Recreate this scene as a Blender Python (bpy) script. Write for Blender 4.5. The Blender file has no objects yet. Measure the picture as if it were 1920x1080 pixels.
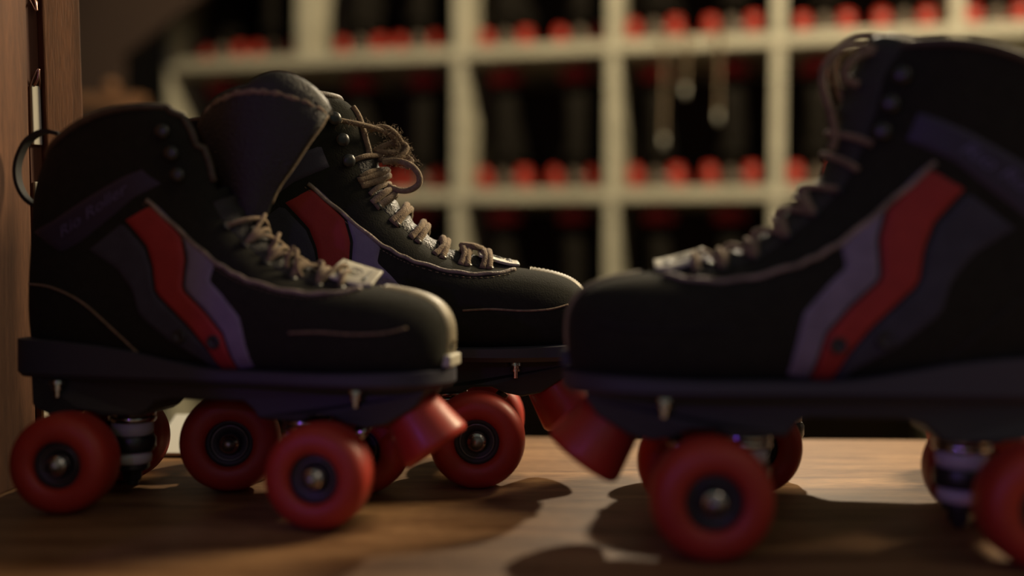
import bpy, bmesh, math, random
from mathutils import Vector, Matrix
from mathutils.bvhtree import BVHTree
random.seed(7)
scn = bpy.context.scene
C = scn.collection
PI = math.pi

# ------------------------------------------------------------------ camera
cam = bpy.data.cameras.new('camera'); camo = bpy.data.objects.new('camera', cam); C.objects.link(camo)
scn.camera = camo
FPX, PITCH, ROLL, HC = 1960.0, .019, .0075, .142
cam.sensor_width = 36; cam.lens = 36*FPX/1920
cam.clip_start = .02; cam.clip_end = 50
camo.matrix_world = Matrix.Translation((0, 0, HC)) @ Matrix.Rotation(-PITCH, 4, 'X') @ Matrix.Rotation(PI/2, 4, 'X') @ Matrix.Rotation(ROLL, 4, 'Z')
cam.dof.use_dof = True; cam.dof.focus_distance = .70; cam.dof.aperture_fstop = 1.75; cam.dof.aperture_blades = 0
scn.view_settings.view_transform = 'Standard'; scn.view_settings.look = 'None'
scn.view_settings.gamma = 1; scn.view_settings.use_curve_mapping = False
scn.view_settings.exposure = 0.0
try:
    scn.cycles.use_denoising = True
    scn.cycles.sample_clamp_indirect = 4
    scn.cycles.caustics_reflective = False; scn.cycles.caustics_refractive = False
except Exception: pass

# ------------------------------------------------------------------ world and lamps
w = bpy.data.worlds.new('world'); scn.world = w; w.use_nodes = True
w.node_tree.nodes['Background'].inputs[0].default_value = (.46, .50, .40, 1)
w.node_tree.nodes['Background'].inputs[1].default_value = .19

def look(o, tgt):
    o.rotation_euler = (Vector(tgt)-o.location).to_track_quat('-Z', 'Y').to_euler()
def spot(name, loc, tgt, power, col, size, ang, blend=.4):
    l = bpy.data.lights.new(name, 'SPOT'); l.energy = power; l.color = col; l.shadow_soft_size = size
    l.spot_size = math.radians(ang); l.spot_blend = blend
    o = bpy.data.objects.new(name, l); C.objects.link(o); o.location = loc; look(o, tgt); return o
def point(name, loc, power, col, size):
    l = bpy.data.lights.new(name, 'POINT'); l.energy = power; l.color = col; l.shadow_soft_size = size
    o = bpy.data.objects.new(name, l); C.objects.link(o); o.location = loc; return o
def area(name, loc, tgt, power, col, sx, sy):
    l = bpy.data.lights.new(name, 'AREA'); l.energy = power; l.color = col; l.shape = 'RECTANGLE'; l.size = sx; l.size_y = sy
    o = bpy.data.objects.new(name, l); C.objects.link(o); o.location = loc; look(o, tgt); return o
WARM = (1.0, .84, .60)
spot('warm_spot_lamp', (.50, 2.05, 1.13), (-.02, .66, .05), 84, WARM, .03, 75)
spot('high_warm_lamp', (1.35, 1.55, 1.25), (-.02, .66, .05), 200, (1.0, .78, .48), .26, 60)
spot('shelf_spot_lamp', (.75, 1.0, 1.9), (.38, 2.4, .72), 230, (1.0, .80, .50), .05, 84, .8)
area('front_warm_lamp', (1.2, -.6, 1.5), (-.30, .7, .2), 1.5, (1.0, .72, .5), .5, .5)
point('purple_led_lamp', (-.55, -.25, .30), 2.1, (.32, .12, 1.0), .02)
point('violet_led_lamp', (-.15, -.35, .34), .7, (.55, .12, 1.0), .02)
point('cyan_led_lamp', (.05, -.45, .55), .12, (.25, .75, 1.0), .015)
point('white_led_lamp', (.25, -.4, .5), .10, (.9, .8, 1.0), .015)

# ------------------------------------------------------------------ materials
def mat(name, col, rough=.6, metal=0, noise=0, nscale=60, bump=0, bscale=300, spec=.5, sss=0, coat=0, stretch=(1,1,1), col2=None, sheen=0, bdist=.0006):
    m = bpy.data.materials.new(name); m.use_nodes = True
    nt = m.node_tree; N = nt.nodes; L = nt.links; b = N['Principled BSDF']
    b.inputs['Base Color'].default_value = (*col, 1); b.inputs['Roughness'].default_value = rough
    b.inputs['Metallic'].default_value = metal; b.inputs['Specular IOR Level'].default_value = spec
    tc = N.new('ShaderNodeTexCoord'); mp = N.new('ShaderNodeMapping'); mp.inputs['Scale'].default_value = stretch
    L.new(tc.outputs['Object'], mp.inputs['Vector'])
    if noise or col2:
        n = N.new('ShaderNodeTexNoise'); n.inputs['Scale'].default_value = nscale; n.inputs['Detail'].default_value = 6
        L.new(mp.outputs[0], n.inputs['Vector'])
        r = N.new('ShaderNodeValToRGB'); r.color_ramp.elements[0].position = .35; r.color_ramp.elements[1].position = .68
        c2 = col2 or tuple(c*(1-noise) for c in col)
        r.color_ramp.elements[0].color = (*c2, 1); r.color_ramp.elements[1].color = (*col, 1)
        L.new(n.outputs['Fac'], r.inputs['Fac']); L.new(r.outputs['Color'], b.inputs['Base Color'])
    if bump:
        n2 = N.new('ShaderNodeTexNoise'); n2.inputs['Scale'].default_value = bscale; n2.inputs['Detail'].default_value = 4
        L.new(mp.outputs[0], n2.inputs['Vector'])
        bp = N.new('ShaderNodeBump'); bp.inputs['Strength'].default_value = bump; bp.inputs['Distance'].default_value = bdist
        L.new(n2.outputs['Fac'], bp.inputs['Height']); L.new(bp.outputs[0], b.inputs['Normal'])
    if sss:
        b.inputs['Subsurface Weight'].default_value = sss; b.inputs['Subsurface Radius'].default_value = (1, .12, .05); b.inputs['Subsurface Scale'].default_value = .008
    if coat:
        b.inputs['Coat Weight'].default_value = coat; b.inputs['Coat Roughness'].default_value = .2
    if sheen:
        b.inputs['Sheen Weight'].default_value = sheen; b.inputs['Sheen Roughness'].default_value = .4
        b.inputs['Sheen Tint'].default_value = (.9, .8, .65, 1)
    return m
M = {}
M['suede'] = mat('black_suede', (.022, .022, .017), .95, bump=.6, bscale=900, spec=.15, sheen=.02, noise=.2, nscale=200)
M['leather'] = mat('black_leather', (.030, .028, .026), .38, bump=.5, bscale=700, spec=.5)
M['satin'] = mat('satin_overlay', (.035, .03, .06), .5, spec=.4, bump=.3, bscale=1200)
M['logo'] = mat('logo_thread', (.11, .10, .22), .6)
M['red'] = mat('red_stripe_leather', (.36, .035, .032), .6, bump=.3, bscale=800, spec=.25, noise=.15, nscale=90)
M['pale'] = mat('lavender_grey_suede', (.22, .19, .27), .85, bump=.4, bscale=900, spec=.2, noise=.2, nscale=90)
M['slate'] = mat('slate_suede', (.055, .055, .075), .85, bump=.4, bscale=900, spec=.2, noise=.2, nscale=90)
M['piping'] = mat('edge_piping', (.34, .27, .22), .6, bump=.8, bscale=500, noise=.5, nscale=120, bdist=.001)
M['trim'] = mat('rim_highlight_brown', (.08, .062, .045), .6, bump=.6, bscale=900, noise=.3, nscale=200)  # brown lightened to carry the golden rim highlight of the collar edge
M['thread'] = mat('seam_thread', (.01, .01, .01), .8)
M['lace'] = mat('brown_lace', (.29, .205, .125), .85, bump=1, bscale=900, noise=.4, nscale=300, sheen=.3, bdist=.0008)
M['tab'] = mat('cream_tab', (.55, .52, .42), .45, bump=.3, bscale=500, noise=.15, nscale=200)
M['ink'] = mat('tab_print', (.05, .045, .04), .6)
M['strap'] = mat('ribbed_strap', (.27, .23, .15), .5, noise=.3, nscale=200)
M['sole'] = mat('rubber_sole', (.045, .045, .062), .6, bump=.2, bscale=200, spec=.4)
M['plate'] = mat('nylon_plate', (.042, .042, .036), .55, bump=.3, bscale=500, spec=.4)
M['wheel'] = mat('red_urethane', (.42, .034, .018), .48, spec=.5, sss=.35, bump=.15, bscale=250, noise=.12, nscale=60)
M['stop'] = mat('red_stopper', (.46, .036, .020), .45, spec=.5, sss=.3, coat=.1, noise=.1, nscale=80)
M['core'] = mat('black_core', (.02, .02, .02), .5)
M['chrome'] = mat('polished_steel', (.62, .60, .60), .16, metal=1)
M['steel'] = mat('dull_steel', (.30, .29, .29), .38, metal=1, bump=.2, bscale=400)
M['darkm'] = mat('blackened_alloy', (.06, .06, .06), .35, metal=.7, bump=.2, bscale=300)
M['white'] = mat('white_urethane', (.60, .56, .56), .5, sss=.2)
M['boardw'] = mat('pale_cubby_wood', (.52, .49, .38), .5, noise=.25, nscale=6, stretch=(1,1,6), bump=.2, bscale=60)
M['duskc'] = mat('dimmed_beige_cushion', (.17, .13, .10), .7, noise=.2, nscale=80)  # dimmer copy of the white cushion; far dimness put into the colour
M['bgsuede'] = mat('dimmed_boot_black', (.012, .010, .008), .95, spec=.1)  # darker copy of boot black: the far skates' shade is put into the colour
M['boardr'] = mat('orange_brown_wood', (.35, .17, .08), .6, noise=.3, nscale=10)
M['backw'] = mat('dark_cubby_back', (.05, .03, .02), .8, noise=.3, nscale=8)
M['wallb'] = mat('brown_wall', (.06, .033, .022), .85, noise=.2, nscale=4)
M['liner'] = mat('dark_red_lining', (.42, .03, .03), .8)
M['wstrip'] = mat('white_strip', (.72, .70, .60), .5, noise=.25, nscale=60, stretch=(1,1,.2))
M['copper'] = mat('copper_wire', (.45, .25, .2), .3, metal=1)
M['redwood'] = mat('reddish_slat', (.20, .075, .045), .6, noise=.3, nscale=30, stretch=(3,3,.3))
M['tongue'] = mat('tongue_leather', (.020, .018, .016), .46, bump=1, bscale=600, spec=.42, bdist=.0012)
M['black'] = mat('gap_shade_black', (.006, .006, .005), .9)
M['paper'] = mat('white_card', (.7, .7, .66), .6)

def wood(name, c1, c2, rough, stretch, scale=14, scr=0, spec=.5):
    m = bpy.data.materials.new(name); m.use_nodes = True
    nt = m.node_tree; N = nt.nodes; L = nt.links; b = N['Principled BSDF']
    tc = N.new('ShaderNodeTexCoord'); mp = N.new('ShaderNodeMapping'); mp.inputs['Scale'].default_value = stretch
    L.new(tc.outputs['Object'], mp.inputs['Vector'])
    n = N.new('ShaderNodeTexNoise'); n.inputs['Scale'].default_value = scale; n.inputs['Detail'].default_value = 10; n.inputs['Roughness'].default_value = .65; n.inputs['Distortion'].default_value = .6
    L.new(mp.outputs[0], n.inputs['Vector'])
    r = N.new('ShaderNodeValToRGB'); r.color_ramp.elements[0].position = .35; r.color_ramp.elements[1].position = .65
    r.color_ramp.elements[0].color = (*c1, 1); r.color_ramp.elements[1].color = (*c2, 1)
    L.new(n.outputs['Fac'], r.inputs['Fac'])
    # fine fibre grain
    n2 = N.new('ShaderNodeTexNoise'); n2.inputs['Scale'].default_value = scale*14; n2.inputs['Detail'].default_value = 4
    L.new(mp.outputs[0], n2.inputs['Vector'])
    mx = N.new('ShaderNodeMix'); mx.data_type = 'RGBA'; mx.blend_type = 'MULTIPLY'; mx.inputs[0].default_value = .7
    r2 = N.new('ShaderNodeValToRGB'); r2.color_ramp.elements[0].position = .3; r2.color_ramp.elements[1].position = .6
    r2.color_ramp.elements[0].color = (.5, .5, .5, 1); r2.color_ramp.elements[1].color = (1, 1, 1, 1)
    L.new(n2.outputs['Fac'], r2.inputs['Fac']); L.new(r.outputs['Color'], mx.inputs[6]); L.new(r2.outputs['Color'], mx.inputs[7])
    L.new(mx.outputs[2], b.inputs['Base Color'])
    mr = N.new('ShaderNodeMapRange'); mr.inputs['To Min'].default_value = rough-.08; mr.inputs['To Max'].default_value = rough+.12
    L.new(n2.outputs['Fac'], mr.inputs['Value']); L.new(mr.outputs[0], b.inputs['Roughness'])
    bp = N.new('ShaderNodeBump'); bp.inputs['Strength'].default_value = .5; bp.inputs['Distance'].default_value = .0006
    L.new(n2.outputs['Fac'], bp.inputs['Height']); L.new(bp.outputs[0], b.inputs['Normal'])
    b.inputs['Specular IOR Level'].default_value = spec
    return m
M['table'] = wood('worn_table_wood', (.15, .070, .028), (.36, .205, .098), .48, (.5, 3.0, 1), 16, spec=.20)
M['panel'] = wood('brown_panel_wood', (.075, .032, .015), (.145, .064, .032), .7, (5, 5, .35), 14, spec=.12)

# ------------------------------------------------------------------ helpers
def link(name, me, m, parent=None, smooth=True, loc=None, rot=None):
    o = bpy.data.objects.new(name, me); C.objects.link(o)
    if m is not None:
        me.materials.clear(); me.materials.append(m)
    if smooth:
        for p in me.polygons: p.use_smooth = True
    if parent is not None: o.parent = parent
    if loc is not None: o.location = loc
    if rot is not None: o.rotation_euler = rot
    return o
def mk(name, bm, m, parent=None, smooth=True, **k):
    bmesh.ops.recalc_face_normals(bm, faces=bm.faces)
    me = bpy.data.meshes.new(name); bm.to_mesh(me); bm.free()
    return link(name, me, m, parent, smooth, **k)
def autosmooth(o, ang=40):
    a = math.radians(ang)
    me = o.data
    bm = bmesh.new(); bm.from_mesh(me)
    for e in bm.edges:
        if len(e.link_faces) == 2 and e.calc_face_angle(0) > a: e.smooth = False
    bm.to_mesh(me); bm.free(); return o
def bevel(o, wd, seg=2):
    md = o.modifiers.new('bevel', 'BEVEL'); md.width = wd; md.segments = seg; md.limit_method = 'ANGLE'; md.angle_limit = math.radians(35)
    return o
def empty(name, loc, rz=0, parent=None):
    o = bpy.data.objects.new(name, None); C.objects.link(o); o.location = loc; o.rotation_euler = (0, 0, rz); o.empty_display_size = .02
    if parent: o.parent = parent
    return o
def tag(o, label, cat, group=None, kind=None):
    o['label'] = label; o['category'] = cat
    if group: o['group'] = group
    if kind: o['kind'] = kind
    return o
def struct(o): o['kind'] = 'structure'; return o
def box(bm, x0, x1, y0, y1, z0, z1, mtx=None):
    vs = [bm.verts.new(Vector(p)) for p in ((x0,y0,z0),(x1,y0,z0),(x1,y1,z0),(x0,y1,z0),(x0,y0,z1),(x1,y0,z1),(x1,y1,z1),(x0,y1,z1))]
    if mtx is not None:
        for v in vs: v.co = mtx @ v.co
    for f in ((0,3,2,1),(4,5,6,7),(0,1,5,4),(1,2,6,5),(2,3,7,6),(3,0,4,7)): bm.faces.new([vs[i] for i in f])
def catmull(pts, n):
    """n samples along a Catmull-Rom spline; points are tuples of any length"""
    P = [tuple(p) for p in pts]; P = [P[0]]+P+[P[-1]]
    out = []; segs = len(P)-3
    for i in range(n):
        t = i/(n-1)*segs; k = min(int(t), segs-1); t -= k
        a, b, c, d = P[k:k+4]
        out.append(tuple(.5*((2*b[j])+(-a[j]+c[j])*t+(2*a[j]-5*b[j]+4*c[j]-d[j])*t*t+(-a[j]+3*b[j]-3*c[j]+d[j])*t**3) for j in range(len(b))))
    return out
def linres(pts, n):
    out = []; s = len(pts)-1
    for i in range(n):
        t = i/(n-1)*s; k = min(int(t), s-1); t -= k
        out.append(tuple(pts[k][j]*(1-t)+pts[k+1][j]*t for j in range(len(pts[0]))))
    return out
def tube(bm, pts, r, seg=8, cap=True):
    pts = [Vector(p) for p in pts]; n = len(pts); rings = []
    up = None
    for i, p in enumerate(pts):
        d = (pts[min(i+1, n-1)]-pts[max(i-1, 0)])
        if d.length < 1e-9: d = Vector((0, 0, 1))
        d.normalize()
        if up is None: up = d.orthogonal().normalized()
        up = (up-d*up.dot(d))
        up = up.normalized() if up.length > 1e-6 else d.orthogonal().normalized()
        sd = d.cross(up)
        rr = r(i/(n-1)) if callable(r) else r
        rings.append([bm.verts.new(p+(up*math.cos(a)+sd*math.sin(a))*rr) for a in (2*PI*j/seg for j in range(seg))])
    for a, b in zip(rings, rings[1:]):
        for j in range(seg): bm.faces.new((a[j], a[(j+1) % seg], b[(j+1) % seg], b[j]))
    if cap: bm.faces.new(rings[0][::-1]); bm.faces.new(rings[-1])
def lathe(bm, prof, seg, origin=(0,0,0), axis=(0,0,1), closed=False):
    """prof: list of (radius, height along axis)"""
    ax = Vector(axis).normalized(); u = ax.orthogonal().normalized(); v = ax.cross(u); o = Vector(origin)
    rings = []
    for r, h in prof:
        if r < 1e-7: rings.append([bm.verts.new(o+ax*h)])
        else: rings.append([bm.verts.new(o+ax*h+(u*math.cos(a)+v*math.sin(a))*r) for a in (2*PI*j/seg for j in range(seg))])
    pr = list(zip(rings, rings[1:]))
    if closed: pr.append((rings[-1], rings[0]))
    for a, b in pr:
        for j in range(seg):
            k = (j+1) % seg
            if len(a) == 1 and len(b) == 1: continue
            if len(a) == 1: bm.faces.new((a[0], b[k], b[j]))
            elif len(b) == 1: bm.faces.new((a[j], a[k], b[0]))
            else: bm.faces.new((a[j], a[k], b[k], b[j]))
mm = .001

# ------------------------------------------------------------------ the skate boot
STA = [  # P(x,z) on the sole or heel, Q(x,z) on the vamp or front, half width, squareness
 (150.5, 96, 151.5, 106, 6, 1.0), (149.5, 88, 151, 117, 15, .9), (146, 84, 147.5, 126, 23, .8), (139, 82, 140.5, 132.5, 30.5, .72), (128, 81, 129, 137, 36.5, .66),
 (112, 80, 113, 140, 41, .62), (92, 80, 92, 142, 42.5, .60), (72, 80, 71, 144.5, 42, .60), (50, 80, 53, 151, 39.5, .60), (28, 80, 39, 162, 37, .60),
 (5, 80, 27, 174, 35, .62), (-22, 80, 17, 186, 34, .64), (-50, 80, 11, 197, 33.5, .68), (-80, 80, 8, 208, 33, .74), (-107, 81, 6, 217, 32.5, .82),
 (-124, 91, 5, 225, 32, .9), (-129, 112, 3, 232, 32, .95), (-129, 142, 1, 239, 32, .95), (-127, 172, -1, 245, 32.5, .95), (-125, 198, -5, 251, 33, .95),
 (-120, 214, -9, 255, 34, .95), (-113, 226, -14, 257, 34.5, .95)]
BOW = {20: 4, 21: 9}
RIDGE = [(100, 143), (86, 145), (71, 149), (56, 155), (42, 166), (30, 178), (20, 190), (13, 203), (9, 216), (7, 229), (4, 242), (-2, 254)]

class Boot:
    def __init__(s, zsc, nst=64, seg=44):
        s.zs = lambda z: 80+(z-80)*zsc if z > 80 else z
        st = [(*a, BOW.get(i, 0)) for i, a in enumerate(STA)]
        s.st = catmull(st, nst); s.seg = seg; s.rings = []
        for (px, pz, qx, qz, w_, sq, bow) in s.st:
            pz = s.zs(pz); qz = s.zs(qz); ring = []
            for j in range(seg):
                a = 2*PI*j/seg; ca, sa = math.cos(a), math.sin(a)
                e = sq if ca < 0 else max(sq, .88)
                t = (1+math.copysign(abs(ca)**e, ca))/2
                yy = math.copysign(abs(sa)**(.8 if ca < 0 else .9), sa)*w_
                # ankle pinch and narrower heel on the upright part
                x = px+(qx-px)*t; z = pz+(qz-pz)*t+bow*math.sin(PI*t)
                if x < -40: yy *= 1-.22*min(1, (-40-x)/90)
                g = math.exp(-((x+55)/45)**2-((z-s.zs(165))/30)**2)
                yy *= 1-.10*g
                ring.append(Vector((x*mm, yy*mm, z*mm)))
            s.rings.append(ring)
        vs = [v for r in s.rings for v in r]; fs = []
        for i in range(nst-1):
            for j in range(seg): fs.append((i*seg+j, i*seg+(j+1) % seg, (i+1)*seg+(j+1) % seg, (i+1)*seg+j))
        s.bvh = BVHTree.FromPolygons(vs, fs)
    def side(s, x, z, sgn, off=0.0):
        o = Vector((x*mm, sgn*.2, s.zs(z)*mm)); h = s.bvh.ray_cast(o, Vector((0, -sgn, 0)))
        if h[0] is None:
            h = s.bvh.find_nearest(Vector((x*mm, sgn*.02, s.zs(z)*mm)))
        n = h[1]
        if n.y*sgn < 0: n = -n
        return h[0]+n*off*mm
    def top(s, t, y, off=0.0, lift=0.0):
        """point over the throat ridge; t in 0..1 from toe to cuff, y in mm"""
        P = catmull([(a, s.zs(b)) for a, b in RIDGE], 200); i = min(199, max(0, int(t*199)))
        a = Vector((P[max(0, i-2)][0], 0, P[max(0, i-2)][1])); b = Vector((P[min(199, i+2)][0], 0, P[min(199, i+2)][1]))
        d = (b-a).normalized(); n = Vector((d.z, 0, -d.x))
        if n.z < 0 and abs(n.x) < .2: n = -n
        if n.x < 0: n = -n
        p = Vector((P[i][0], 0, P[i][1]))
        o = (p+n*40+Vector((0, y, 0)))*mm
        h = s.bvh.ray_cast(o, -n)
        hit = h[0] if h[0] is not None and (h[0]-o).length < .075 else (p+Vector((0, y, 0)))*mm
        return hit+n*(off+lift)*mm

def patch(bt, left, right, sgn, rows=26, cols=8, off=.9, thick=1.6):
    """overlay sewn on the boot side between two edge lines given in side-view millimetres"""
    bm = bmesh.new(); Lp = linres(left, rows); Rp = linres(right, rows); g = []
    for i in range(rows):
        row = []
        for j in range(cols+1):
            t = j/cols; x = Lp[i][0]*(1-t)+Rp[i][0]*t; z = Lp[i][1]*(1-t)+Rp[i][1]*t
            edge = (j in (0, cols) or i in (0, rows-1))
            row.append(bm.verts.new(bt.side(x, z, sgn, -.8 if edge else off)))
        g.append(row)
    for i in range(rows-1):
        for j in range(cols): bm.faces.new((g[i][j], g[i][j+1], g[i+1][j+1], g[i+1][j]))
    return bm

RED_L = [(-48,184),(-32,166),(-27,153),(-24,136),(-1,114),(10,100),(18,84)]
RED_R = [(-30,195),(-8,173),(-4,158),(-5,138),(10,124),(22,110),(29,84)]
PALE_R = [(-29,196.5),(4,163),(15,154),(13,144),(21,136),(34,121),(42,84)]
SL_L = [(-75,164),(-52,150),(-40,136),(-35,120),(-14,103),(6,92),(14,84)]
SL_R = [(-48,184),(-32,166),(-27,153),(-24,136),(-1,114),(10,100),(18,84)]
FACING = [(-32,196),(-12,178),(10,159),(24,150),(37,144),(60,137.5),(82,136),(101,139)]

def fuzz(bm, pts, n, length, spread, rad=.00012):
    for _ in range(n):
        k = random.randrange(len(pts)); p = Vector(pts[k])+Vector([random.gauss(0, spread) for _ in range(3)])
        d = Vector([random.gauss(0, 1) for _ in range(3)]).normalized()
        q = p+d*length*random.uniform(.4, 1); m_ = (p+q)/2+Vector([random.gauss(0, length*.2) for _ in range(3)])
        tube(bm, [p, m_, q], rad, 3, False)

def curve_pts(pts, n): return [Vector(p) for p in catmull([tuple(p) for p in pts], n)]

def make_truck(root, sgn, steer, wb=.080, name='truck'):
    """one truck with its two wheels; sgn +1 for the front"""
    e = empty(name, (sgn*wb, 0, 0), steer, root)
    X = lambda x: sgn*(x-80)*mm
    kx = 57  # kingpin
    bm = bmesh.new()      # hanger casting: ring round the kingpin, web and axle tube
    lathe(bm, [(.0085,.029),(.0135,.029),(.0145,.031),(.0145,.037),(.0135,.039),(.0085,.039)], 28, (X(kx),0,0), (0,0,1), closed=True)
    for s_ in (-1, 1):
        tube(bm, [(X(kx+6), s_*.012, .034), (X(70), s_*.016, .034), (X(79), s_*.022, .031)], .0045, 10)
    tube(bm, [(0, -.030, .030), (0, .030, .030)], .0068, 16)
    tube(bm, [(X(72), 0, .035), (X(86), 0, .040)], .0062, 12)
    autosmooth(mk('hanger', bm, M['darkm'], e))
    bm = bmesh.new()
    tube(bm, [(X(82), 0, .037), (X(89), 0, .045), (X(96), 0, .054)], lambda t: .0052-.0012*t, 14)
    mk('pivot_arm', bm, M['chrome'], e)
    bm = bmesh.new(); tube(bm, [(0, -.066, .030), (0, .066, .030)], .0040, 12); mk('axle', bm, M['steel'], e)
    bm = bmesh.new(); lathe(bm, [(.0,.0385),(.0105,.0385),(.0128,.040),(.0132,.044),(.0128,.0475),(.0115,.0485),(0,.0485)], 32, (X(kx),0,0)); mk('upper_cushion', bm, M['white'], e)
    bm = bmesh.new(); lathe(bm, [(0,.0205),(.0100,.0205),(.0118,.0218),(.0122,.025),(.0116,.0285),(0,.0285)], 32, (X(kx),0,0)); mk('lower_cushion', bm, M['white'], e)
    bm = bmesh.new(); lathe(bm, [(0,.0478),(.0138,.0478),(.0147,.0490),(.0147,.0508),(.0140,.0518),(.0148,.0528),(.0148,.0545),(.0138,.0556),(0,.0556)], 36, (X(kx),0,0)); autosmooth(mk('cushion_cup', bm, M['chrome'], e), 50)
    bm = bmesh.new()
    lathe(bm, [(0,.0165),(.0095,.0165),(.0108,.0180),(.0108,.0208),(0,.0208)], 28, (X(kx),0,0))
    lathe(bm, [(0,.0100),(.0058,.0100),(.0066,.0112),(.0066,.0166),(0,.0166)], 6, (X(kx),0,0))
    lathe(bm, [(0,.0070),(.0036,.0070),(.0042,.0080),(.0042,.0102),(0,.0102)], 16, (X(kx),0,0))
    autosmooth(mk('kingpin_nut', bm, M['darkm'], e))
    return e

def wheel_meshes():
    d = {}
    s = 64
    bm = bmesh.new()
    half = [(.0136,.0080),(.0138,.0100),(.0139,.0130),(.0146,.0148),(.0168,.0158),(.0200,.0162),(.0235,.0158),(.0265,.0143),(.0285,.0118),(.0296,.0085),(.0300,.0050),(.0300,0)]
    prof = half+[(r, -h) for r, h in half[::-1][1:]]
    lathe(bm, prof, s, (0,0,0), (0,1,0), closed=True)
    d['wheel'] = bm
    bm = bmesh.new()
    for q in (-1, 1):
        lathe(bm, [(.0040,q*.0086),(.0098,q*.0086),(.0114,q*.0088),(.0139,q*.0116),(.0139,q*.0078),(.0040,q*.0080)], 40, (0,0,0), (0,1,0), closed=True)
    d['core'] = bm
    bm = bmesh.new()
    for q in (-1, 1):
        lathe(bm, [(.0101,q*.0084),(.0102,q*.0094),(.0107,q*.0094),(.0109,q*.0084)], 40, (0,0,0), (0,1,0), closed=True)
        lathe(bm, [(.0046,q*.0092),(.0047,q*.0104),(.0060,q*.0105),(.0063,q*.0092)], 32, (0,0,0), (0,1,0), closed=True)
    d['bearing'] = bm
    return d
WM = {}
def wheel_me(k):
    if k not in WM:
        bm = wheel_meshes()[k]; bmesh.ops.recalc_face_normals(bm, faces=bm.faces)
        me = bpy.data.meshes.new(k); bm.to_mesh(me); bm.free(); WM[k] = me
    return WM[k]
def nut_me():
    if 'nut' not in WM:
        bm = bmesh.new()
        for a in (1,):
            lathe(bm, [(0,0),(.0052,0),(.0060,.0010),(.0060,.0042),(.0052,.0052),(.0040,.0054),(.0040,.0060),(.0034,.0072),(.0018,.0080),(0,.0081)], 24, (0,0,0), (0,1,0))
        bmesh.ops.recalc_face_normals(bm, faces=bm.faces)
        me = bpy.data.meshes.new('axle_nut'); bm.to_mesh(me); bm.free(); WM['nut'] = me
    return WM['nut']
def add_wheels(root, sgn, steer, full=True, wb=.080):
    for s_ in (-1, 1):
        p = Matrix.Rotation(steer, 3, 'Z') @ Vector((0, s_*.047, .030)) + Vector((sgn*wb, 0, 0))
        wh = link('wheel', wheel_me('wheel'), M['wheel'], root, loc=p, rot=(0, 0, steer))
        link('wheel_core', wheel_me('core'), M['core'], wh)
        if full:
            link('bearing', wheel_me('bearing'), M['steel'], wh)
            link('axle_nut', nut_me(), M['chrome'], wh, loc=(0, s_*.0098, 0), rot=(0, 0, 0 if s_ > 0 else PI))

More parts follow.
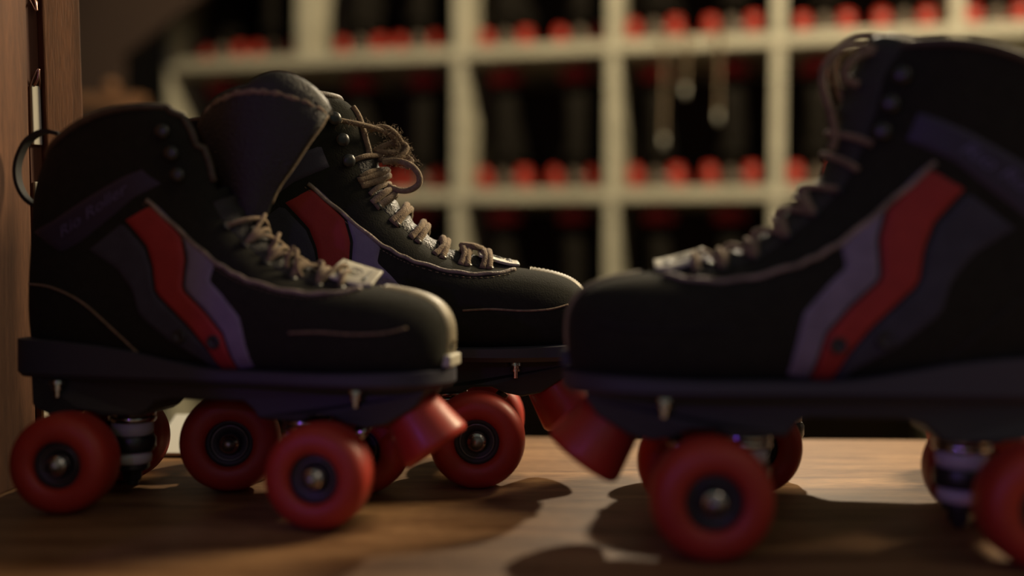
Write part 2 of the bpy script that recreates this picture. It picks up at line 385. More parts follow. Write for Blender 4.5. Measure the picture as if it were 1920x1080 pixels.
PLATE = [(-116,80),(-115,60),(-111,57),(-100,54),(-91,54),(-80,58),(-70,57),(-66,55),(-42,55),(-37,58),(-31,64),(-20,66.5),(28,66.5),(34,62),(38,56.5),(66,56),(74,60),(86,60),(95,56),(106,53.5),(118,55.5),(135,66),(141,74),(141,80)]
def base_parts(root, full=True, dark=None):
    # plate
    bm = bmesh.new(); n = len(PLATE)
    def hw(x): return 21+5*math.exp(-((abs(x)-80)/30)**2)
    a = [bm.verts.new((x*mm, -hw(x)*mm, z*mm)) for x, z in PLATE]; b = [bm.verts.new((x*mm, hw(x)*mm, z*mm)) for x, z in PLATE]
    bm.faces.new(a); bm.faces.new(b[::-1])
    for i in range(n): bm.faces.new((a[i], b[i], b[(i+1) % n], a[(i+1) % n]))
    bevel(mk('baseplate', bm, dark or M['plate'], root, smooth=False), .0016, 3)
    # sole: flared rubber slab, thick at the heel
    bm = bmesh.new(); K = 72; lo = []; hi = []; rim = []
    ct = catmull([(-132,0),(-130,14),(-120,24),(-95,29),(-55,31),(-10,33),(35,37),(75,42.5),(105,42.5),(128,37),(143,26),(151,13),(154,0)], 37)
    out = ct+[(x, -y) for x, y in ct[::-1][1:-1]]
    def topz(x): return catmull([(101,),(100,),(97,),(92,),(86,),(86,),(86,),(87,),(88,)], 60)[max(0, min(59, int((x+132)/286*59)))][0]
    for x, y in out:
        k = 1.0; cx = 10
        lo.append(bm.verts.new(((cx+(x-cx)*.985)*mm, y*.95*mm, 77.5*mm)))
        rim.append(bm.verts.new(((cx+(x-cx)*1.0)*mm, y*1.035*mm, 80.5*mm)))
        hi.append(bm.verts.new(((cx+(x-cx)*1.0)*mm, y*1.03*mm, topz(x)*mm)))
    inn = [bm.verts.new(((10+(x-10)*.965)*mm, y*.93*mm, (topz(x)+.6)*mm)) for x, y in out]
    n = len(out)
    for A_, B_ in ((lo, rim), (rim, hi), (hi, inn)):
        for i in range(n): bm.faces.new((A_[i], A_[(i+1) % n], B_[(i+1) % n], B_[i]))
    bm.faces.new(lo[::-1]); bm.faces.new(inn)
    autosmooth(mk('sole', bm, dark or M['sole'], root), 35)
    # toe stop
    bm = bmesh.new(); ax = Vector((18, 0, -25)).normalized(); o0 = Vector((125, 0, 65))*mm
    lathe(bm, [(0,0),(.0150,0),(.0168,.0010),(.0176,.0035),(.0205,.018),(.0222,.0265),(.0224,.0285),(.0216,.0305),(.0196,.0318),(0,.0322)], 56, o0, ax)
    ts = mk('toe_stop', bm, M['stop'], root)
    if full:
        bm = bmesh.new(); lathe(bm, [(0,-.014),(.0065,-.014),(.0065,.001),(0,.001)], 20, o0, ax)
        lathe(bm, [(0,-.004),(.0105,-.004),(.0105,.0005),(0,.0005)], 6, o0, ax)
        autosmooth(mk('toe_stop_stem', bm, M['steel'], ts))
        for x in (-93, 101):
            for s_ in (-1, 1):
                y = (hwid(x)+2.5)*s_
                bm = bmesh.new()
                lathe(bm, [(0,.0765),(.0044,.0765),(.0046,.0750),(.0046,.0742),(.0028,.0740),(.0028,.0722),(.0034,.0720),(.0034,.0705),(.0019,.0702),(.0019,.0660),(0,.0656)], 20, (x*mm, y*mm, 0))
                autosmooth(mk('mounting_bolt', bm, M['chrome'], root))
def hwid(x): return 21+5*math.exp(-((abs(x)-80)/30)**2)

def text_mesh(txt):
    cu = bpy.data.curves.new('txt', 'FONT'); cu.body = txt; cu.size = 1; cu.shear = .35; cu.resolution_u = 3
    o = bpy.data.objects.new('txt', cu); C.objects.link(o)
    dg = bpy.context.evaluated_depsgraph_get(); me = bpy.data.meshes.new_from_object(o.evaluated_get(dg))
    bpy.data.objects.remove(o); return me

def make_skate(loc, rz, sf, sr, ns, zsc=1.0, label='', group=None, style='laced', scale=1.0, wb=.080):
    """ns: local side (+1/-1) that faces the photographer"""
    root = empty('roller_skate', (loc[0], loc[1], 0), rz)
    tag(root, label, 'roller skate', group); root.scale = (scale,)*3
    bt = Boot(zsc, 76, 56); Z = bt.zs
    # --- upper
    bm = bmesh.new(); rows = []
    for r in bt.rings: rows.append([bm.verts.new(p) for p in r])
    S = bt.seg; n = len(rows)
    KC = lambda i: 2+int((i-n*.60)/13)
    for i in range(n-1):
        for j in range(S):
            if style == 'open':
                jj = min(j, S-j)
                if i > n*.60 and jj <= KC(i): continue
                if i > n*.60 and min((j+1) % S, S-(j+1)) <= KC(i): continue
            bm.faces.new((rows[i][j], rows[i][(j+1) % S], rows[i+1][(j+1) % S], rows[i+1][j]))
    c = bm.verts.new(Vector((152.2, 0, 101))*mm)
    for j in range(S): bm.faces.new((rows[0][(j+1) % S], rows[0][j], c))
    bmesh.ops.delete(bm, geom=[v for v in bm.verts if not v.link_faces], context='VERTS')
    if style == 'open':   # the loosened collar flaps spread a little
        for v in bm.verts:
            z = v.co.z/mm; x = v.co.x/mm
            if z > 170 and x > -70:
                k = min(1, (z-170)/60)*min(1, (x+70)/50); v.co.y += math.copysign(5*k*k*mm, v.co.y)
                v.co.z -= 0.0
    up = mk('boot_upper', bm, M['suede'], root)
    md = up.modifiers.new('thickness', 'SOLIDIFY'); md.thickness = .0035; md.offset = -1
    # --- rounded collar rim
    top = [v.copy() for v in bt.rings[-1]]
    if style == 'open':
        k = KC(n-1); top = top[k+1:S-k]
        for v in top:
            if v.x > -.07:
                q = min(1, (v.x/mm+70)/50); v.y += math.copysign(5*q*q*mm, v.y)
        # the rim runs down both flap fronts
        def fl(sg):
            out = []
            for i in range(n-2, int(n*.62), -2):
                kk = KC(i)+1; v = bt.rings[i][kk if sg > 0 else (S-kk)].copy(); z = v.z/mm
                if z > 170: q = min(1, (z-170)/60)*min(1, max(0, (v.x/mm+70)/50)); v.y += math.copysign(5*q*q*mm, v.y)
                out.append(v)
            return out
        path = fl(1)[::-1]+top+fl(-1)
    else: path = top+[top[0], top[1]]
    bm = bmesh.new(); tube(bm, path, .0024, 8, style == 'open'); mk('collar_trim', bm, M['trim'], up)
    if style == 'knot':
        for y0 in (-9, 9):
            bm = bmesh.new(); pts = [bt.top(.66+.335*k/24, y0*(1-.25*k/24), 1.0) for k in range(25)]; tube(bm, pts, .0019, 8); fuzz(bm, pts, 90, .0020, .0008, .00008)
            mk('flap_rim_glint', bm, M['lace'], up)  # lace-coloured cord paints the bright highlight along the flap rim
    # --- side decoration on both sides
    for s_ in (-1, 1):
        mk('side_stripe', patch(bt, SL_L, SL_R, s_, 30, 9, 1.0), M['slate'], up)['label'] = 'slate grey stripe'
        mk('side_stripe', patch(bt, RED_L, RED_R, s_, 30, 9, 1.25), M['red'], up)['label'] = 'red stripe'
        mk('side_stripe', patch(bt, RED_R, PALE_R, s_, 30, 9, 1.0), M['pale'], up)['label'] = 'pale lavender grey stripe'
        mk('ankle_band', patch(bt, [(-122,176),(-100,184),(-72,199),(-46,213),(-22,224)], [(-92,160),(-76,168),(-52,186),(-40,196),(-16,208)], s_, 22, 8, .9), M['satin'], up)
        # edge piping along the throat
        P = [bt.side(x, z, s_, .5) for x, z in catmull(FACING, 60)]
        bm = bmesh.new(); tube(bm, [p+Vector((0, 0, .0004*math.sin(i*.9))) for i, p in enumerate(P)], .0014, 8); mk('throat_piping', bm, M['piping'], up)
        # seams
        bm = bmesh.new()
        for ln in ([(66,112),(84,113),(104,112),(122,113),(134,116)], [(-124,140),(-100,138),(-75,128),(-50,108),(-38,96)]):
            tube(bm, [bt.side(x, z, s_, .2) for x, z in catmull(ln, 30)], .0007, 6)
        for off in (1.8,):
            L_ = catmull([(x-1.8, z-2.2) for x, z in FACING], 80)
            for i in range(0, 78, 2): tube(bm, [bt.side(*L_[i], s_, .3), bt.side(*L_[i+1], s_, .3)], .0003, 4)
        mk('seam', bm, M['lace'] if style in ('open', 'knot') else M['thread'], up)
        for (x, z) in ((-7, 108), (16, 105)):
            p = bt.side(x, z, s_, 1.0); bm = bmesh.new()
            lathe(bm, [(0,.0008),(.0020,.0008),(.0026,.0016),(.0036,.0018),(.0043,.0010),(.0044,-.0020)], 24, p, (0, s_, 0))
            mk('vent_eyelet', bm, M['core'], up)
        # script logo on the ankle band
        tm = text_mesh('Rio Roller'); bm = bmesh.new(); bm.from_mesh(tm); bpy.data.meshes.remove(tm)
        bmesh.ops.subdivide_edges(bm, edges=bm.edges, cuts=1)
        wd = max(v.co.x for v in bm.verts)
        for v in bm.verts:
            u = v.co.x/wd; h = v.co.y
            if s_ == ns and ns > 0 or (s_ > 0): u = 1-u
            x = -92+u*50; z = 171+u*31
            v.co = bt.side(x-h*4.2, z+h*8.5, s_, 1.3)
        mk('script_logo', bm, M['logo'], up)
    # --- tongue / eyestay ridge
    bm = bmesh.new(); rows = []; NT = 60; NC = 14
    tmax = {'open': .62, 'knot': .74}.get(style, 1.0)
    for i in range(NT):
        t = i/(NT-1)*tmax; row = []
        for j in range(NC+1):
            q = -1+2*j/NC; wdt = 13+6*min(1, t*3)
            lump = .8*math.sin(i*1.1)*(1-q*q)
            row.append(bm.verts.new(bt.top(t, q*wdt, (6.2+lump)*(1-abs(q)**2.6)-1.2)))
        rows.append(row)
    for i in range(NT-1):
        for j in range(NC): bm.faces.new((rows[i][j], rows[i][j+1], rows[i+1][j+1], rows[i+1][j]))
    if style in ('laced', 'loops'):   # tongue tip stands over the cuff
        last = rows[-1]
        for k in range(1, 5):
            new = [bm.verts.new(v.co+Vector((-.0008*k*k*.6, 0, .0034 if k < 4 else .001))) for v in last]
            for j in range(NC): bm.faces.new((last[j], last[j+1], new[j+1], new[j]))
            last = new
    tg = mk('tongue', bm, M['tongue'], root)
    md = tg.modifiers.new('thickness', 'SOLIDIFY'); md.thickness = .003; md.offset = -1
    if style == 'open':   # tall loosened tongue twisted to the side
        bm = bmesh.new(); rows = []; NS, NU = 34, 26
        LFT = [(10,165),(8,180),(4,196),(-3,212),(-11,228),(-14,236),(-9,243)]
        RGT = [(26,165),(31,180),(37,196),(47,211),(56,226),(62,236),(64,243)]
        Lc = catmull(LFT, NS); Rc = catmull(RGT, NS)
        for i in range(NS):
            s1 = i/(NS-1); row = []
            for j in range(NU+1):
                q = j/NU; x = Lc[i][0]*(1-q)+Rc[i][0]*q; z = Lc[i][1]*(1-q)+Rc[i][1]*q
                arch = math.sin(PI*q)
                y = ns*(14*arch*(.3+.7*s1)-4-16*q*s1*s1)
                z += s1**3*13*max(0, math.sin(PI*q))**.6
                row.append(bm.verts.new(Vector((x, y, z))*mm))
            rows.append(row)
        # folded-over far lip
        last = rows[-1]
        for k in range(1, 9):
            a = k/8*PI*.9
            new = [bm.verts.new(v.co+Vector((0, -ns*.0030*(1-math.cos(a)), .0026*math.sin(a)+(.0105*math.sin(a/1.8*1.0))*max(0, math.sin(PI*min(1, max(0, (j/NU-.42)/.58))))**.7))) for j, v in enumerate(rows[-1])]
            for j in range(NU): bm.faces.new((last[j], last[j+1], new[j+1], new[j]))
            last = new
        for i in range(NS-1):
            for j in range(NU): bm.faces.new((rows[i][j], rows[i][j+1], rows[i+1][j+1], rows[i+1][j]))
        t2 = mk('tongue_flap', bm, M['tongue'], tg); t2['label'] = 'tall loose tongue top'
        md = t2.modifiers.new('thickness', 'SOLIDIFY'); md.thickness = .005; md.offset = 0
        bm = bmesh.new(); pts = [v for v in [Vector(((Lc[-1][0]*(1-q)+Rc[-1][0]*q), ns*(14*math.sin(PI*q)-4-16*q+1.5), Lc[-1][1]*(1-q)+Rc[-1][1]*q+13*max(0, math.sin(PI*q))**.6-.8))*mm for q in [i/40 for i in range(41)]]]
        pts = [p+Vector((0, random.gauss(0, .0003), random.gauss(0, .0003))) for p in pts]
        tube(bm, pts, lambda t: .0021+.0003*math.sin(t*60), 8); fuzz(bm, pts, 160, .0022, .0012, .0001)
        pr = [Vector((Rc[i][0], ns*(-4-16*(i/(NS-1))**2), Rc[i][1]))*mm for i in range(8, NS)]
        tube(bm, pr, .0017, 8)
        mk('tongue_binding', bm, M['lace'], tg)
    # --- eyelets, hooks and laces
    ey = [.10, .18, .27, .36, .45, .54] if style != 'open' else [.08, .16, .25, .34, .43, .52]
    for t in ey:
        for s_ in (-1, 1):
            p = bt.top(t, s_*18, .6); bm = bmesh.new(); nn = (bt.top(t, s_*18, 2)-bt.top(t, s_*18, 0)).normalized()
            lathe(bm, [(.0014,-.0008),(.0016,.0006),(.0028,.0008),(.0032,-.0006)], 16, p, nn); mk('eyelet', bm, M['darkm'], up)
    for (x, z) in ((-4, 226), (-9, 240), (0, 212)):
        for s_ in (-1, 1):
            if style == 'open': x2, z2 = x-12, z
            else: x2, z2 = x-8, z
            p = bt.side(x2, z2, s_, .5)
            if style == 'open': p.y += s_*.003
            bm = bmesh.new(); lathe(bm, [(0,.0004),(.0024,.0004),(.0024,.0030),(.0040,.0036),(.0045,.0046),(.0040,.0056),(.0020,.0062),(0,.0063)], 20, p, (.3, s_, 0))
            mk('lace_hook', bm, M['darkm'], up)
    bm = bmesh.new(); R_ = {'knot': .0022, 'laced': .0017, 'loops': .0018}.get(style, .0014); lift = 7.0
    if style == 'knot':
        for k, t in enumerate(ey+[.63]):
            for dt in (0, .022):
                sl = random.uniform(-.01, .01)
                ctl = [bt.top(t+dt, -s2*20, -.5) for s2 in (1,)]+[bt.top(t+dt+sl, -13, 5.0), bt.top(t+dt+.008, -4, 8.6), bt.top(t+dt+.008, 5, 8.6), bt.top(t+dt-sl, 13, 5.0), bt.top(t+dt, 20, -.5)]
                pts = curve_pts(ctl, 26); tube(bm, pts, lambda u: .0024+.0002*math.sin(u*90), 8); fuzz(bm, pts, 40, .0025, .0010, .00009)
        p0 = [bt.top(.12, 4, 9), bt.top(.17, 8, 12), bt.top(.22, 2, 10), bt.top(.18, -6, 11), bt.top(.14, 0, 10.5)]
        tube(bm, curve_pts(p0, 30), .0022, 8)
    for k in range(len(ey)-1 if style != 'knot' else 0):
        for s_ in (-1, 1):
            t0, t1 = ey[k], ey[k+1]
            ctl = [bt.top(t0, -s_*18, 1), bt.top(t0+(t1-t0)*.2, -s_*11, 4.6), bt.top(t0+(t1-t0)*.5, 0, lift+(1.6 if s_ > 0 else 0)), bt.top(t0+(t1-t0)*.8, s_*11, 5.2), bt.top(t1, s_*18, 1)]
            if style == 'open' or style == 'loose':
                ctl[2] = ctl[2]+Vector((random.uniform(-2, 2), 0, random.uniform(0, 4)))*mm
                ctl[3] = ctl[3]+Vector((random.uniform(-2, 2), 0, random.uniform(1, 4)))*mm
            tube(bm, curve_pts(ctl, 24), R_, 8)
        # short raised crossing at the near edge, lying over the eyestay
        s_ = ns
        ctl = [bt.top(ey[k], s_*18, 0), bt.top(ey[k]+.005, s_*13, 6.5), bt.top(ey[k]+.01, s_*4, 8), bt.top(ey[k]+.02, -s_*8, 5.5)]
        tube(bm, curve_pts(ctl, 18), R_, 8)
    allp = []
    if style == 'laced':
        for k, t in enumerate((.62, .70)):
            ctl = [bt.top(t-.01, ns*20, .5), bt.top(t, ns*15, 4.0), bt.top(t+.01, 0, lift+1), bt.top(t+.02, -ns*15, 4.0), bt.top(t+.02, -ns*20, .5)]
            tube(bm, curve_pts(ctl, 30), R_, 8)
    if style in ('knot',):
        # messy frayed knot and one stiff loop on the front of the ankle
        R_ = .0019
        base = [(6,228),(16,229),(24,224),(27,216),(20,213),(10,214),(22,220),(30,217),(24,209),(12,208),(26,212),(33,208),(30,203)]
        cp = [Vector((x, ns*(4*math.sin(i*1.7)+2), z))*mm for i, (x, z) in enumerate(base)]
        pts = curve_pts(cp, 90); tube(bm, pts, .0019, 8); allp += pts
        cp = [Vector(v)*mm for v in ((-22,ns*24,232),(-6,ns*20,230),(8,ns*12,228),(20,ns*3,224),(26,0,214),(24,0,206))]
        pts = curve_pts(cp, 40); tube(bm, pts, .0017, 8); allp += pts
        loop = [(14,ns*8,206),(24,ns*8,207),(33,ns*9,204),(38,ns*9,198),(38,ns*9,192),(32,ns*8,188),(24,ns*8,188),(15,ns*6,192),(6,ns*8,194)]
        tube(bm, curve_pts([Vector(v)*mm for v in loop], 60), .0021, 10)
        for t in (.60, .67, .74):
            ctl = [bt.top(t-.01, ns*19, .5), bt.top(t, ns*15, 4.0), bt.top(t, 0, lift+1), bt.top(t+.02, -ns*15, 4.0), bt.top(t+.01, -ns*19, .5)]
            pts = curve_pts(ctl, 30); tube(bm, pts, .0017, 8)
        fuzz(bm, allp, 900, .0050, .0016, .00010)
    if style in ('laced', 'loops'):
        # two bow loops falling forward from the top of the tongue
        fy = ns*6
        for (dx, dz, dy) in ((0, 0, 4), (-8, 8, -8)):
            lp = [(-26,fy+dy,256),(-10,fy+dy,262),(4,fy+dy,262),(14,fy+dy,252),(14,fy+dy,240),(10,fy+dy,228),(8,fy+dy,216),(10,fy+dy,210)]
            pts = curve_pts([Vector((x+dx+5, y, z+dz-5))*mm for x, y, z in lp], 60); tube(bm, pts, .0020, 8); allp += pts[20:]
        lp = [(-18,fy,250),(-6,fy+4,255),(6,fy+6,250),(9,fy+6,242),(2,fy+6,238)]
        tube(bm, curve_pts([Vector(v)*mm for v in lp], 40), .0020, 8)
        fuzz(bm, allp, 260, .0040, .0010, .00010)
    if style == 'open':
        # slack ends poking up among the loosened laces
        for (x0, z0, x1, z1, yy) in ((38,150,44,164,10),(52,146,56,160,12),(62,142,60,153,14),(24,160,31,170,8)):
            pts = curve_pts([Vector((x0, ns*yy, z0))*mm, Vector(((x0+x1)/2-1, ns*(yy+2), (z0+z1)/2))*mm, Vector((x1, ns*yy, z1))*mm], 14)
            tube(bm, pts, .0013, 8)
    mk('lace', bm, M['lace'], root)
    # --- cream tab at the foot of the laces with its round emblem and stitches
    tilt = {'knot': .12, 'open': .40}.get(style, .22)
    bm = bmesh.new(); g = []
    for i in range(13):
        t = i/12; row = []
        for j in range(9):
            q = -1+2*j/8; x = 78+t*27; yy = q*(13-3.0*t*t*t*(1 if t > .8 else .6))
            h = bt.bvh.ray_cast(Vector((x, yy, 190))*mm, Vector((0, 0, -1)))
            zz = h[0].z/mm if h[0] else 142
            row.append(bm.verts.new(Vector((x, yy, zz+2.6+4.6*(1-t)**1.5+tilt*(-ns*yy+6)))*mm))
        g.append(row)
    for i in range(12):
        for j in range(8): bm.faces.new((g[i][j], g[i][j+1], g[i+1][j+1], g[i+1][j]))
    tb = mk('throat_tab', bm, M['tab'], root); md = tb.modifiers.new('thickness', 'SOLIDIFY'); md.thickness = .0018; md.offset = 0
    bevel(tb, .0004, 2)
    bm = bmesh.new()
    def onz(x, y): 
        t = (x-78)/27; h = bt.bvh.ray_cast(Vector((x, y, 190))*mm, Vector((0, 0, -1))); return ((h[0].z/mm if h[0] else 142)+2.6+4.6*max(0, 1-t)**1.5+1.0+tilt*(-ns*y+6))
    for rr in (4.6, 2.2):
        tube(bm, [Vector((91+rr*math.cos(a), rr*math.sin(a), onz(91+rr*math.cos(a), rr*math.sin(a))))*mm for a in [k*PI/16 for k in range(33)]], .00035, 5)
    for yy in range(-9, 10, 2):
        tube(bm, [Vector((81, yy, onz(81, yy)))*mm, Vector((82.6, yy+.8, onz(82.6, yy+.8)))*mm], .0003, 4)
    for xx in (98.5, 100):
        tube(bm, [Vector((xx, y, onz(xx, y)))*mm for y in (-8, -4, 0, 4, 8)], .0003, 4)
    mk('emblem', bm, M['ink'], tb)
    # --- ribbed strap over the toe with its end block
    bm = bmesh.new(); g = []; NP = 90
    cl = catmull([(112,140),(128,137),(140,132),(147,125),(150.5,117),(151.8,106),(151.5,96),(150,90)], NP)
    for i, (x, z) in enumerate(cl):
        a, b = cl[max(0, i-1)], cl[min(NP-1, i+1)]; d = Vector((b[0]-a[0], 0, Z(b[1])-Z(a[1]))).normalized(); nrm = Vector((-d.z, 0, d.x))
        if nrm.x < 0: nrm = -nrm
        row = []
        for j in range(9):
            q = -1+2*j/8; y = q*9.5; o = (Vector((x-6, 0, Z(z)-6 if z > 110 else Z(z)))+Vector((0, y, 0)))*mm
            o = (Vector((x, y, Z(z)))+nrm*20)*mm
            h = bt.bvh.ray_cast(o, -nrm); p = h[0] if h[0] and (h[0]-o).length < .035 else (Vector((x, y, Z(z)))-nrm*2)*mm
            rib = .35*math.cos(i*PI) if abs(q) < .8 else .3
            row.append(bm.verts.new(p+nrm*(1.5+rib-(2.2 if abs(q) == 1 else 0))*mm))
        g.append(row)
    for i in range(NP-1):
        for j in range(8): bm.faces.new((g[i][j], g[i][j+1], g[i+1][j+1], g[i+1][j]))
    mk('toe_strap', bm, M['strap'], root)
    bm = bmesh.new(); box(bm, .1465, .1545, -.0125, .0125, Z(90)*mm, Z(98)*mm); bevel(mk('strap_end', bm, M['tab'] if style == 'open' else M['sole'], root, smooth=False), .0014, 3)  # cream block; the dark version has its shade put into the colour
    # --- heel pull loop
    if style in ('open',):
        lp = [(-110,232),(-122,234),(-134,228),(-141,215),(-141,202),(-135,191),(-124,184)]
    else:
        lp = [(-112,232),(-124,232),(-133,226),(-137,216),(-136,204),(-131,196),(-125,190)]
    g = []; bm = bmesh.new(); pl = catmull(lp, 36)
    for i, (x, z) in enumerate(pl):
        a, b = pl[max(0, i-1)], pl[min(35, i+1)]; d = Vector((b[0]-a[0], 0, b[1]-a[1])).normalized(); nn = Vector((d.z, 0, -d.x))*1.3
        g.append([bm.verts.new((Vector((x, y, z))+nn*k)*mm) for y, k in ((-3,1),(3,1),(3,-1),(-3,-1))])
    for A_, B_ in zip(g, g[1:]):
        for j in range(4): bm.faces.new((A_[j], A_[(j+1) % 4], B_[(j+1) % 4], B_[j]))
    bm.faces.new(g[0]); bm.faces.new(g[-1][::-1])
    autosmooth(mk('pull_loop', bm, M['thread'], root), 50)
    # --- chassis
    base_parts(root)
    make_truck(root, 1, sf, wb); make_truck(root, -1, sr, wb); add_wheels(root, 1, sf, True, wb); add_wheels(root, -1, sr, True, wb)
    return root

make_skate((-.177, .628), -.203, .079, .208, -1, .925, 'black roller skate on the left with wide open collar and tall loose tongue', style='open', scale=.96, wb=.084)
make_skate((-.104, .718), .09, -.094, .087, -1, .945, 'black roller skate with frayed knotted lace, standing behind the open skate', style='knot', scale=1.035)
make_skate((.181, .553), -.078+PI, .022, -.049, 1, 1.0, 'large black roller skate nearest on the right, its toe pointing left', style='laced')
make_skate((.241, .702), -.122+PI, -.024, -.018, 1, 1.0, 'black roller skate almost hidden behind the large right-hand skate', style='loops')

# ------------------------------------------------------------------ table
bm = bmesh.new(); box(bm, -.9, 1.3, .12, .878, -.04, 0); t = mk('tabletop', bm, M['table'], None, smooth=False)
table = empty('wooden_counter', (0, .5, -.9)); tag(table, 'worn brown wooden counter top carrying the four roller skates', 'counter')
t.parent = table; t.location = (0, -.5, .9); bevel(t, .002)
bm = bmesh.new(); box(bm, -.86, 1.26, .16, .84, -.9, -.04); o = mk('counter_body', bm, M['panel'], table, smooth=False); o.location = (0, -.5, .9)

# ------------------------------------------------------------------ left side boards
lean = .022
bm = bmesh.new(); box(bm, -.035, 0, -.42, 0, 0, .62)
side = mk('side_board', bm, M['panel'], None, smooth=False, loc=(-.3135, .690, .0), rot=(0, -lean, .0)); bevel(side, .0012)
tag(side, 'brown wooden board cropped by the left edge of the photo, standing on the counter', 'board')
up = empty('slotted_upright', (-.2990, .750, 0)); up.rotation_euler = (0, -.040, math.radians(60)); up.scale = (1.22, 1, 1)
tag(up, 'brown wooden upright with white strips and wire hooks behind the open skate heel', 'upright')
bm = bmesh.new(); box(bm, -.0245, 0, 0, .018, 0, .62); bevel(mk('upright_board', bm, M['panel'], up, smooth=False), .001)
bm = bmesh.new(); box(bm, -.0318, -.0247, .006, .018, 0, .62); mk('slot_slat', bm, M['redwood'], up, smooth=False)
bm = bmesh.new(); box(bm, -.085, -.0320, .010, .018, 0, .62); mk('gap_shade_strip', bm, M['black'], up, smooth=False)  # black strip stands in for the shaded depth of the open gap
for z0, z1 in ((.326, .40), (.225, .265), (.02, .20)):
    bm = bmesh.new(); box(bm, -.0312, -.0256, .0030, .0058, z0, z1); bevel(mk('white_strip', bm, M['wstrip'], up, smooth=False), .0006)
for zc, dz in ((.326, -1), (.265, 1)):
    bm = bmesh.new()
    tip = zc+dz*.011
    tube(bm, curve_pts([(-.0318, .0035, zc-.001), (-.0303, .0015, zc+dz*.006), (-.0285, .000, tip), (-.0270, .0015, zc+dz*.006), (-.0255, .0035, zc-.002)], 24), .0006, 6)
    tube(bm, curve_pts([(-.0295, .003, zc), (-.0285, .0005, zc+dz*.005), (-.0282, .000, tip)], 14), .0009, 6)
    mk('wire_hook', bm, M['copper'], up)

# low white block on the counter behind the wheels
wb = empty('white_card_stack', (-.232, .80, 0)); tag(wb, 'low white block lying on the counter behind the wheels of the left skates', 'card')
bm = bmesh.new(); box(bm, -.035, .035, -.03, .03, .0016, .0036)
for v in bm.verts:
    if v.co.z > .003: v.co.z = .0036 if v.co.y < 0 else .024
bevel(mk('card', bm, M['paper'], wb, smooth=False), .0006)
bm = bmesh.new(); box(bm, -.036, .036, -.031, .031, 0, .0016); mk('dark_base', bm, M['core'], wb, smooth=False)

# ------------------------------------------------------------------ cubby shelves far behind
FI = math.radians(14.0)
sh = empty('cubby_shelf', (.0496, 2.43, -.9), -FI); tag(sh, 'pale wooden cubby rack far behind, its compartments holding rows of skates', 'shelf')
Z0 = -.9
ZB = [.3265+.3365*k-Z0 for k in range(-3, 4)]      # shelf top heights, local
DIV = [-.965, -.590, -.186, .180, .546, .912, 1.278, 1.644]
def bx(name, m, a, parent=sh, bev=.003):
    bm = bmesh.new(); box(bm, *a); return bevel(mk(name, bm, m, parent, smooth=False), bev)
TH = .030; DEP = .40
for z in ZB: bx('shelf_board', M['boardw'], (DIV[0], DIV[-1], 0, DEP, z-TH, z))
for r in range(len(ZB)-1):
    for k, s in enumerate(DIV):
        if r == 3 and k == 1: continue
        z0, z1 = ZB[r], ZB[r+1]-TH
        bx('divider', M['boardw'], (s-TH/2 if k else s, s+TH/2, .004, DEP, z0, z1))
bx('back_panel', M['backw'], (DIV[0], DIV[-1], DEP, DEP+.02, ZB[0], ZB[-1]))
for k in (0, 2, 4, 6, 7):
    s = DIV[k]; bx('leg', M['boardw'], (s-.02, s+.02, .02, .06, 0, ZB[0]-TH)) 

# skates in the cubbies, heels outwards
def bg_proto():
    root = empty('shelved_skate', (0, 0, 0)); bt = Boot(1.0, 34, 24)
    bm = bmesh.new(); rows = [[bm.verts.new(p) for p in r] for r in bt.rings]
    for i in range(len(rows)-1):
        for j in range(24): bm.faces.new((rows[i][j], rows[i][(j+1) % 24], rows[i+1][(j+1) % 24], rows[i+1][j]))
    bm.faces.new(rows[0][::-1]); mk('boot_upper', bm, M['bgsuede'], root)
    bm = bmesh.new(); lathe(bm, [(0,.030),(.020,.028),(.034,.020),(.040,.004),(.038,-.008),(.030,-.012),(0,-.012)], 28, (-.075, 0, .272), (0,0,1)); 
    mk('red_collar', bm, M['liner'], root)
    base_parts(root, False, M['bgsuede'])
    for sg in (1, -1):
        e = empty('truck', (sg*.08, 0, 0), 0, root)
        bm = bmesh.new(); tube(bm, [(0,-.06,.03),(0,.06,.03)], .004, 8); mk('axle', bm, M['steel'], e)
        bm = bmesh.new(); lathe(bm, [(0,.012),(.011,.012),(.0135,.018),(.0135,.048),(.012,.054),(0,.054)], 20, (sg*.012,0,0)); mk('cushion', bm, M['duskc'], e)
        add_wheels(root, sg, 0, False)
    return root
def copy_tree(o, parent=None):
    c = o.copy(); C.objects.link(c); c.parent = parent
    for ch in list(o.children): copy_tree(ch, c)
    return c
proto = bg_proto(); used = False
RW = {2: ('bottom', 'bottom visible'), 3: ('middle', 'middle'), 4: ('top', 'top')}
ORD = ['first', 'second', 'third', 'fourth', 'fifth', 'sixth', 'seventh']
Rz = Matrix.Rotation(-FI, 3, 'Z')
for r in (2, 3, 4):
    for k in range(0, 6):
        if r == 3 and k > 4: continue
        c0 = (DIV[k]+DIV[k+1])/2
        for q, dx in ((0, -.088), (1, .082)):
            jx = random.uniform(-.008, .008); yd = .165+random.uniform(0, .03)
            if r == 4 and k == 3: yd = .148
            if r == 2: yd = .17
            p = Rz @ Vector((c0+dx+jx, yd, 0)) + Vector((.0496, 2.43, 0))
            o = proto if not used else copy_tree(proto); used = True
            o.location = (p.x, p.y, Z0+ZB[r]); o.rotation_euler = (0, 0, PI/2-FI+random.uniform(-.05, .05))
            tag(o, '%s skate in the %s compartment from the left, %s visible row of the pale rack' % (('left-hand', 'right-hand')[q], ORD[k], RW[r][0]), 'roller skate', 'skates in the %s row of cubbies' % RW[r][0])
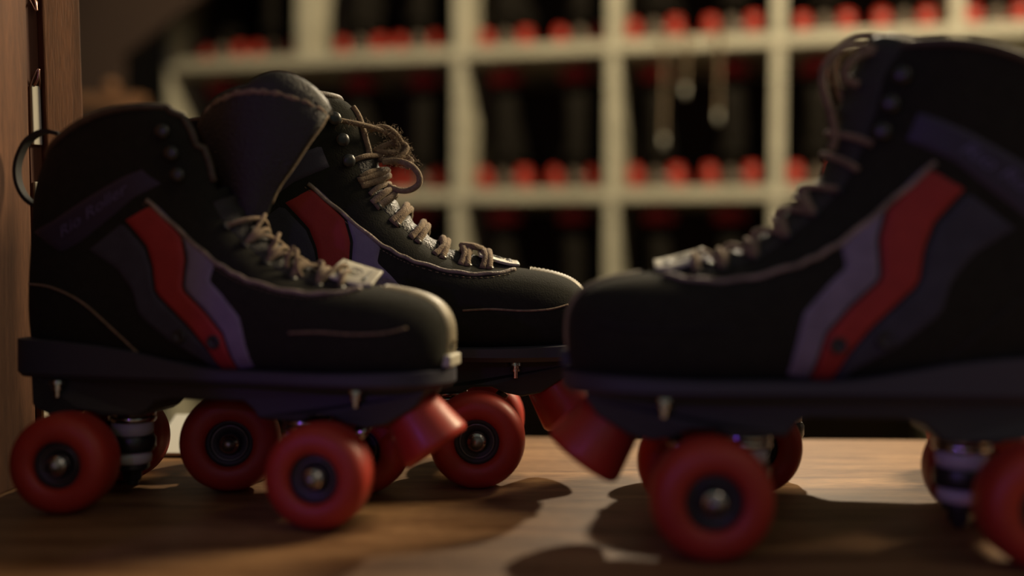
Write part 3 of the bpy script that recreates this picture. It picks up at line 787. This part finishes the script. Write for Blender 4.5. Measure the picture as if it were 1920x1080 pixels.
# laces hanging down over the upper board
for i, (s, zb, dz) in enumerate(((.298, .225, 0), (.345, .115, 0), (.418, .175, 0))):
    root = empty('hanging_lace', (Rz @ Vector((s, -.008, 0)) + Vector((.0496, 2.43, .663))))
    tag(root, ('longest pale lace end hanging over the third cubby', 'shortest pale lace end hanging over the third cubby', 'rightmost pale lace end with a reddish middle hanging over the third cubby')[i], 'lace', 'lace ends hanging from the upper shelf')
    bm = bmesh.new(); tube(bm, curve_pts([(.0, .05, .012), (0, .012, .006), (0, -.001, -.003), (.001, -.002, -zb*.5), (0, 0, -zb)], 30), .0035, 8); mk('cord', bm, M['lace'], root)
    bm = bmesh.new(); tube(bm, [(0, 0, -zb-.02), (0, 0, -zb+.002)], .0042, 8); mk('lace_tip', bm, M['wstrip'], root)

# ------------------------------------------------------------------ room
bm = bmesh.new(); box(bm, -4, 4, 3.9, 4.0, -.9, 2.6); struct(mk('wall_back', bm, M['wallb'], None, smooth=False))
bm = bmesh.new(); box(bm, -4, 4, -3, 4.0, -1.0, -.9); struct(mk('floor', bm, M['wallb'], None, smooth=False))
# sloping brown panel left of the rack
bm = bmesh.new()
pf = [(-1.9, -.9), (-.905, -.9), (-.905, .62), (-.43, .99), (-.43, 1.6), (-1.9, 1.6)]
a = [bm.verts.new((x, 0, z)) for x, z in pf]; b = [bm.verts.new((x, .03, z)) for x, z in pf]
bm.faces.new(a); bm.faces.new(b[::-1])
for i in range(len(pf)): bm.faces.new((a[i], b[i], b[(i+1) % len(pf)], a[(i+1) % len(pf)]))
o = mk('sloping_panel', bm, M['wallb'], None, smooth=False, loc=(0, 2.42, 0), rot=(0, 0, 0)); tag(o, 'dim brown panel with a sloping edge left of the cubby rack', 'panel')

# low orange rail with a round knob, seen beside the upright
rl = empty('wooden_rail', (-.95, 2.2, -.9)); tag(rl, 'orange-brown wooden rail with a round knob, in the gap right of the slotted upright', 'rail')
bm = bmesh.new(); box(bm, -.25, .17, 0, .04, 1.375, 1.402); bevel(mk('rail', bm, M['boardr'], rl, smooth=False), .003)
for x in (-.22, .14):
    bm = bmesh.new(); box(bm, x-.02, x+.02, 0, .04, 0, 1.376); bevel(mk('post', bm, M['boardr'], rl, smooth=False), .003)
bm = bmesh.new(); lathe(bm, [(0,0),(.005,.001),(.008,.006),(.014,.010),(.017,.019),(.014,.028),(.008,.033),(0,.035)], 24, (.098, .02, 1.401)); mk('knob', bm, M['boardr'], rl)
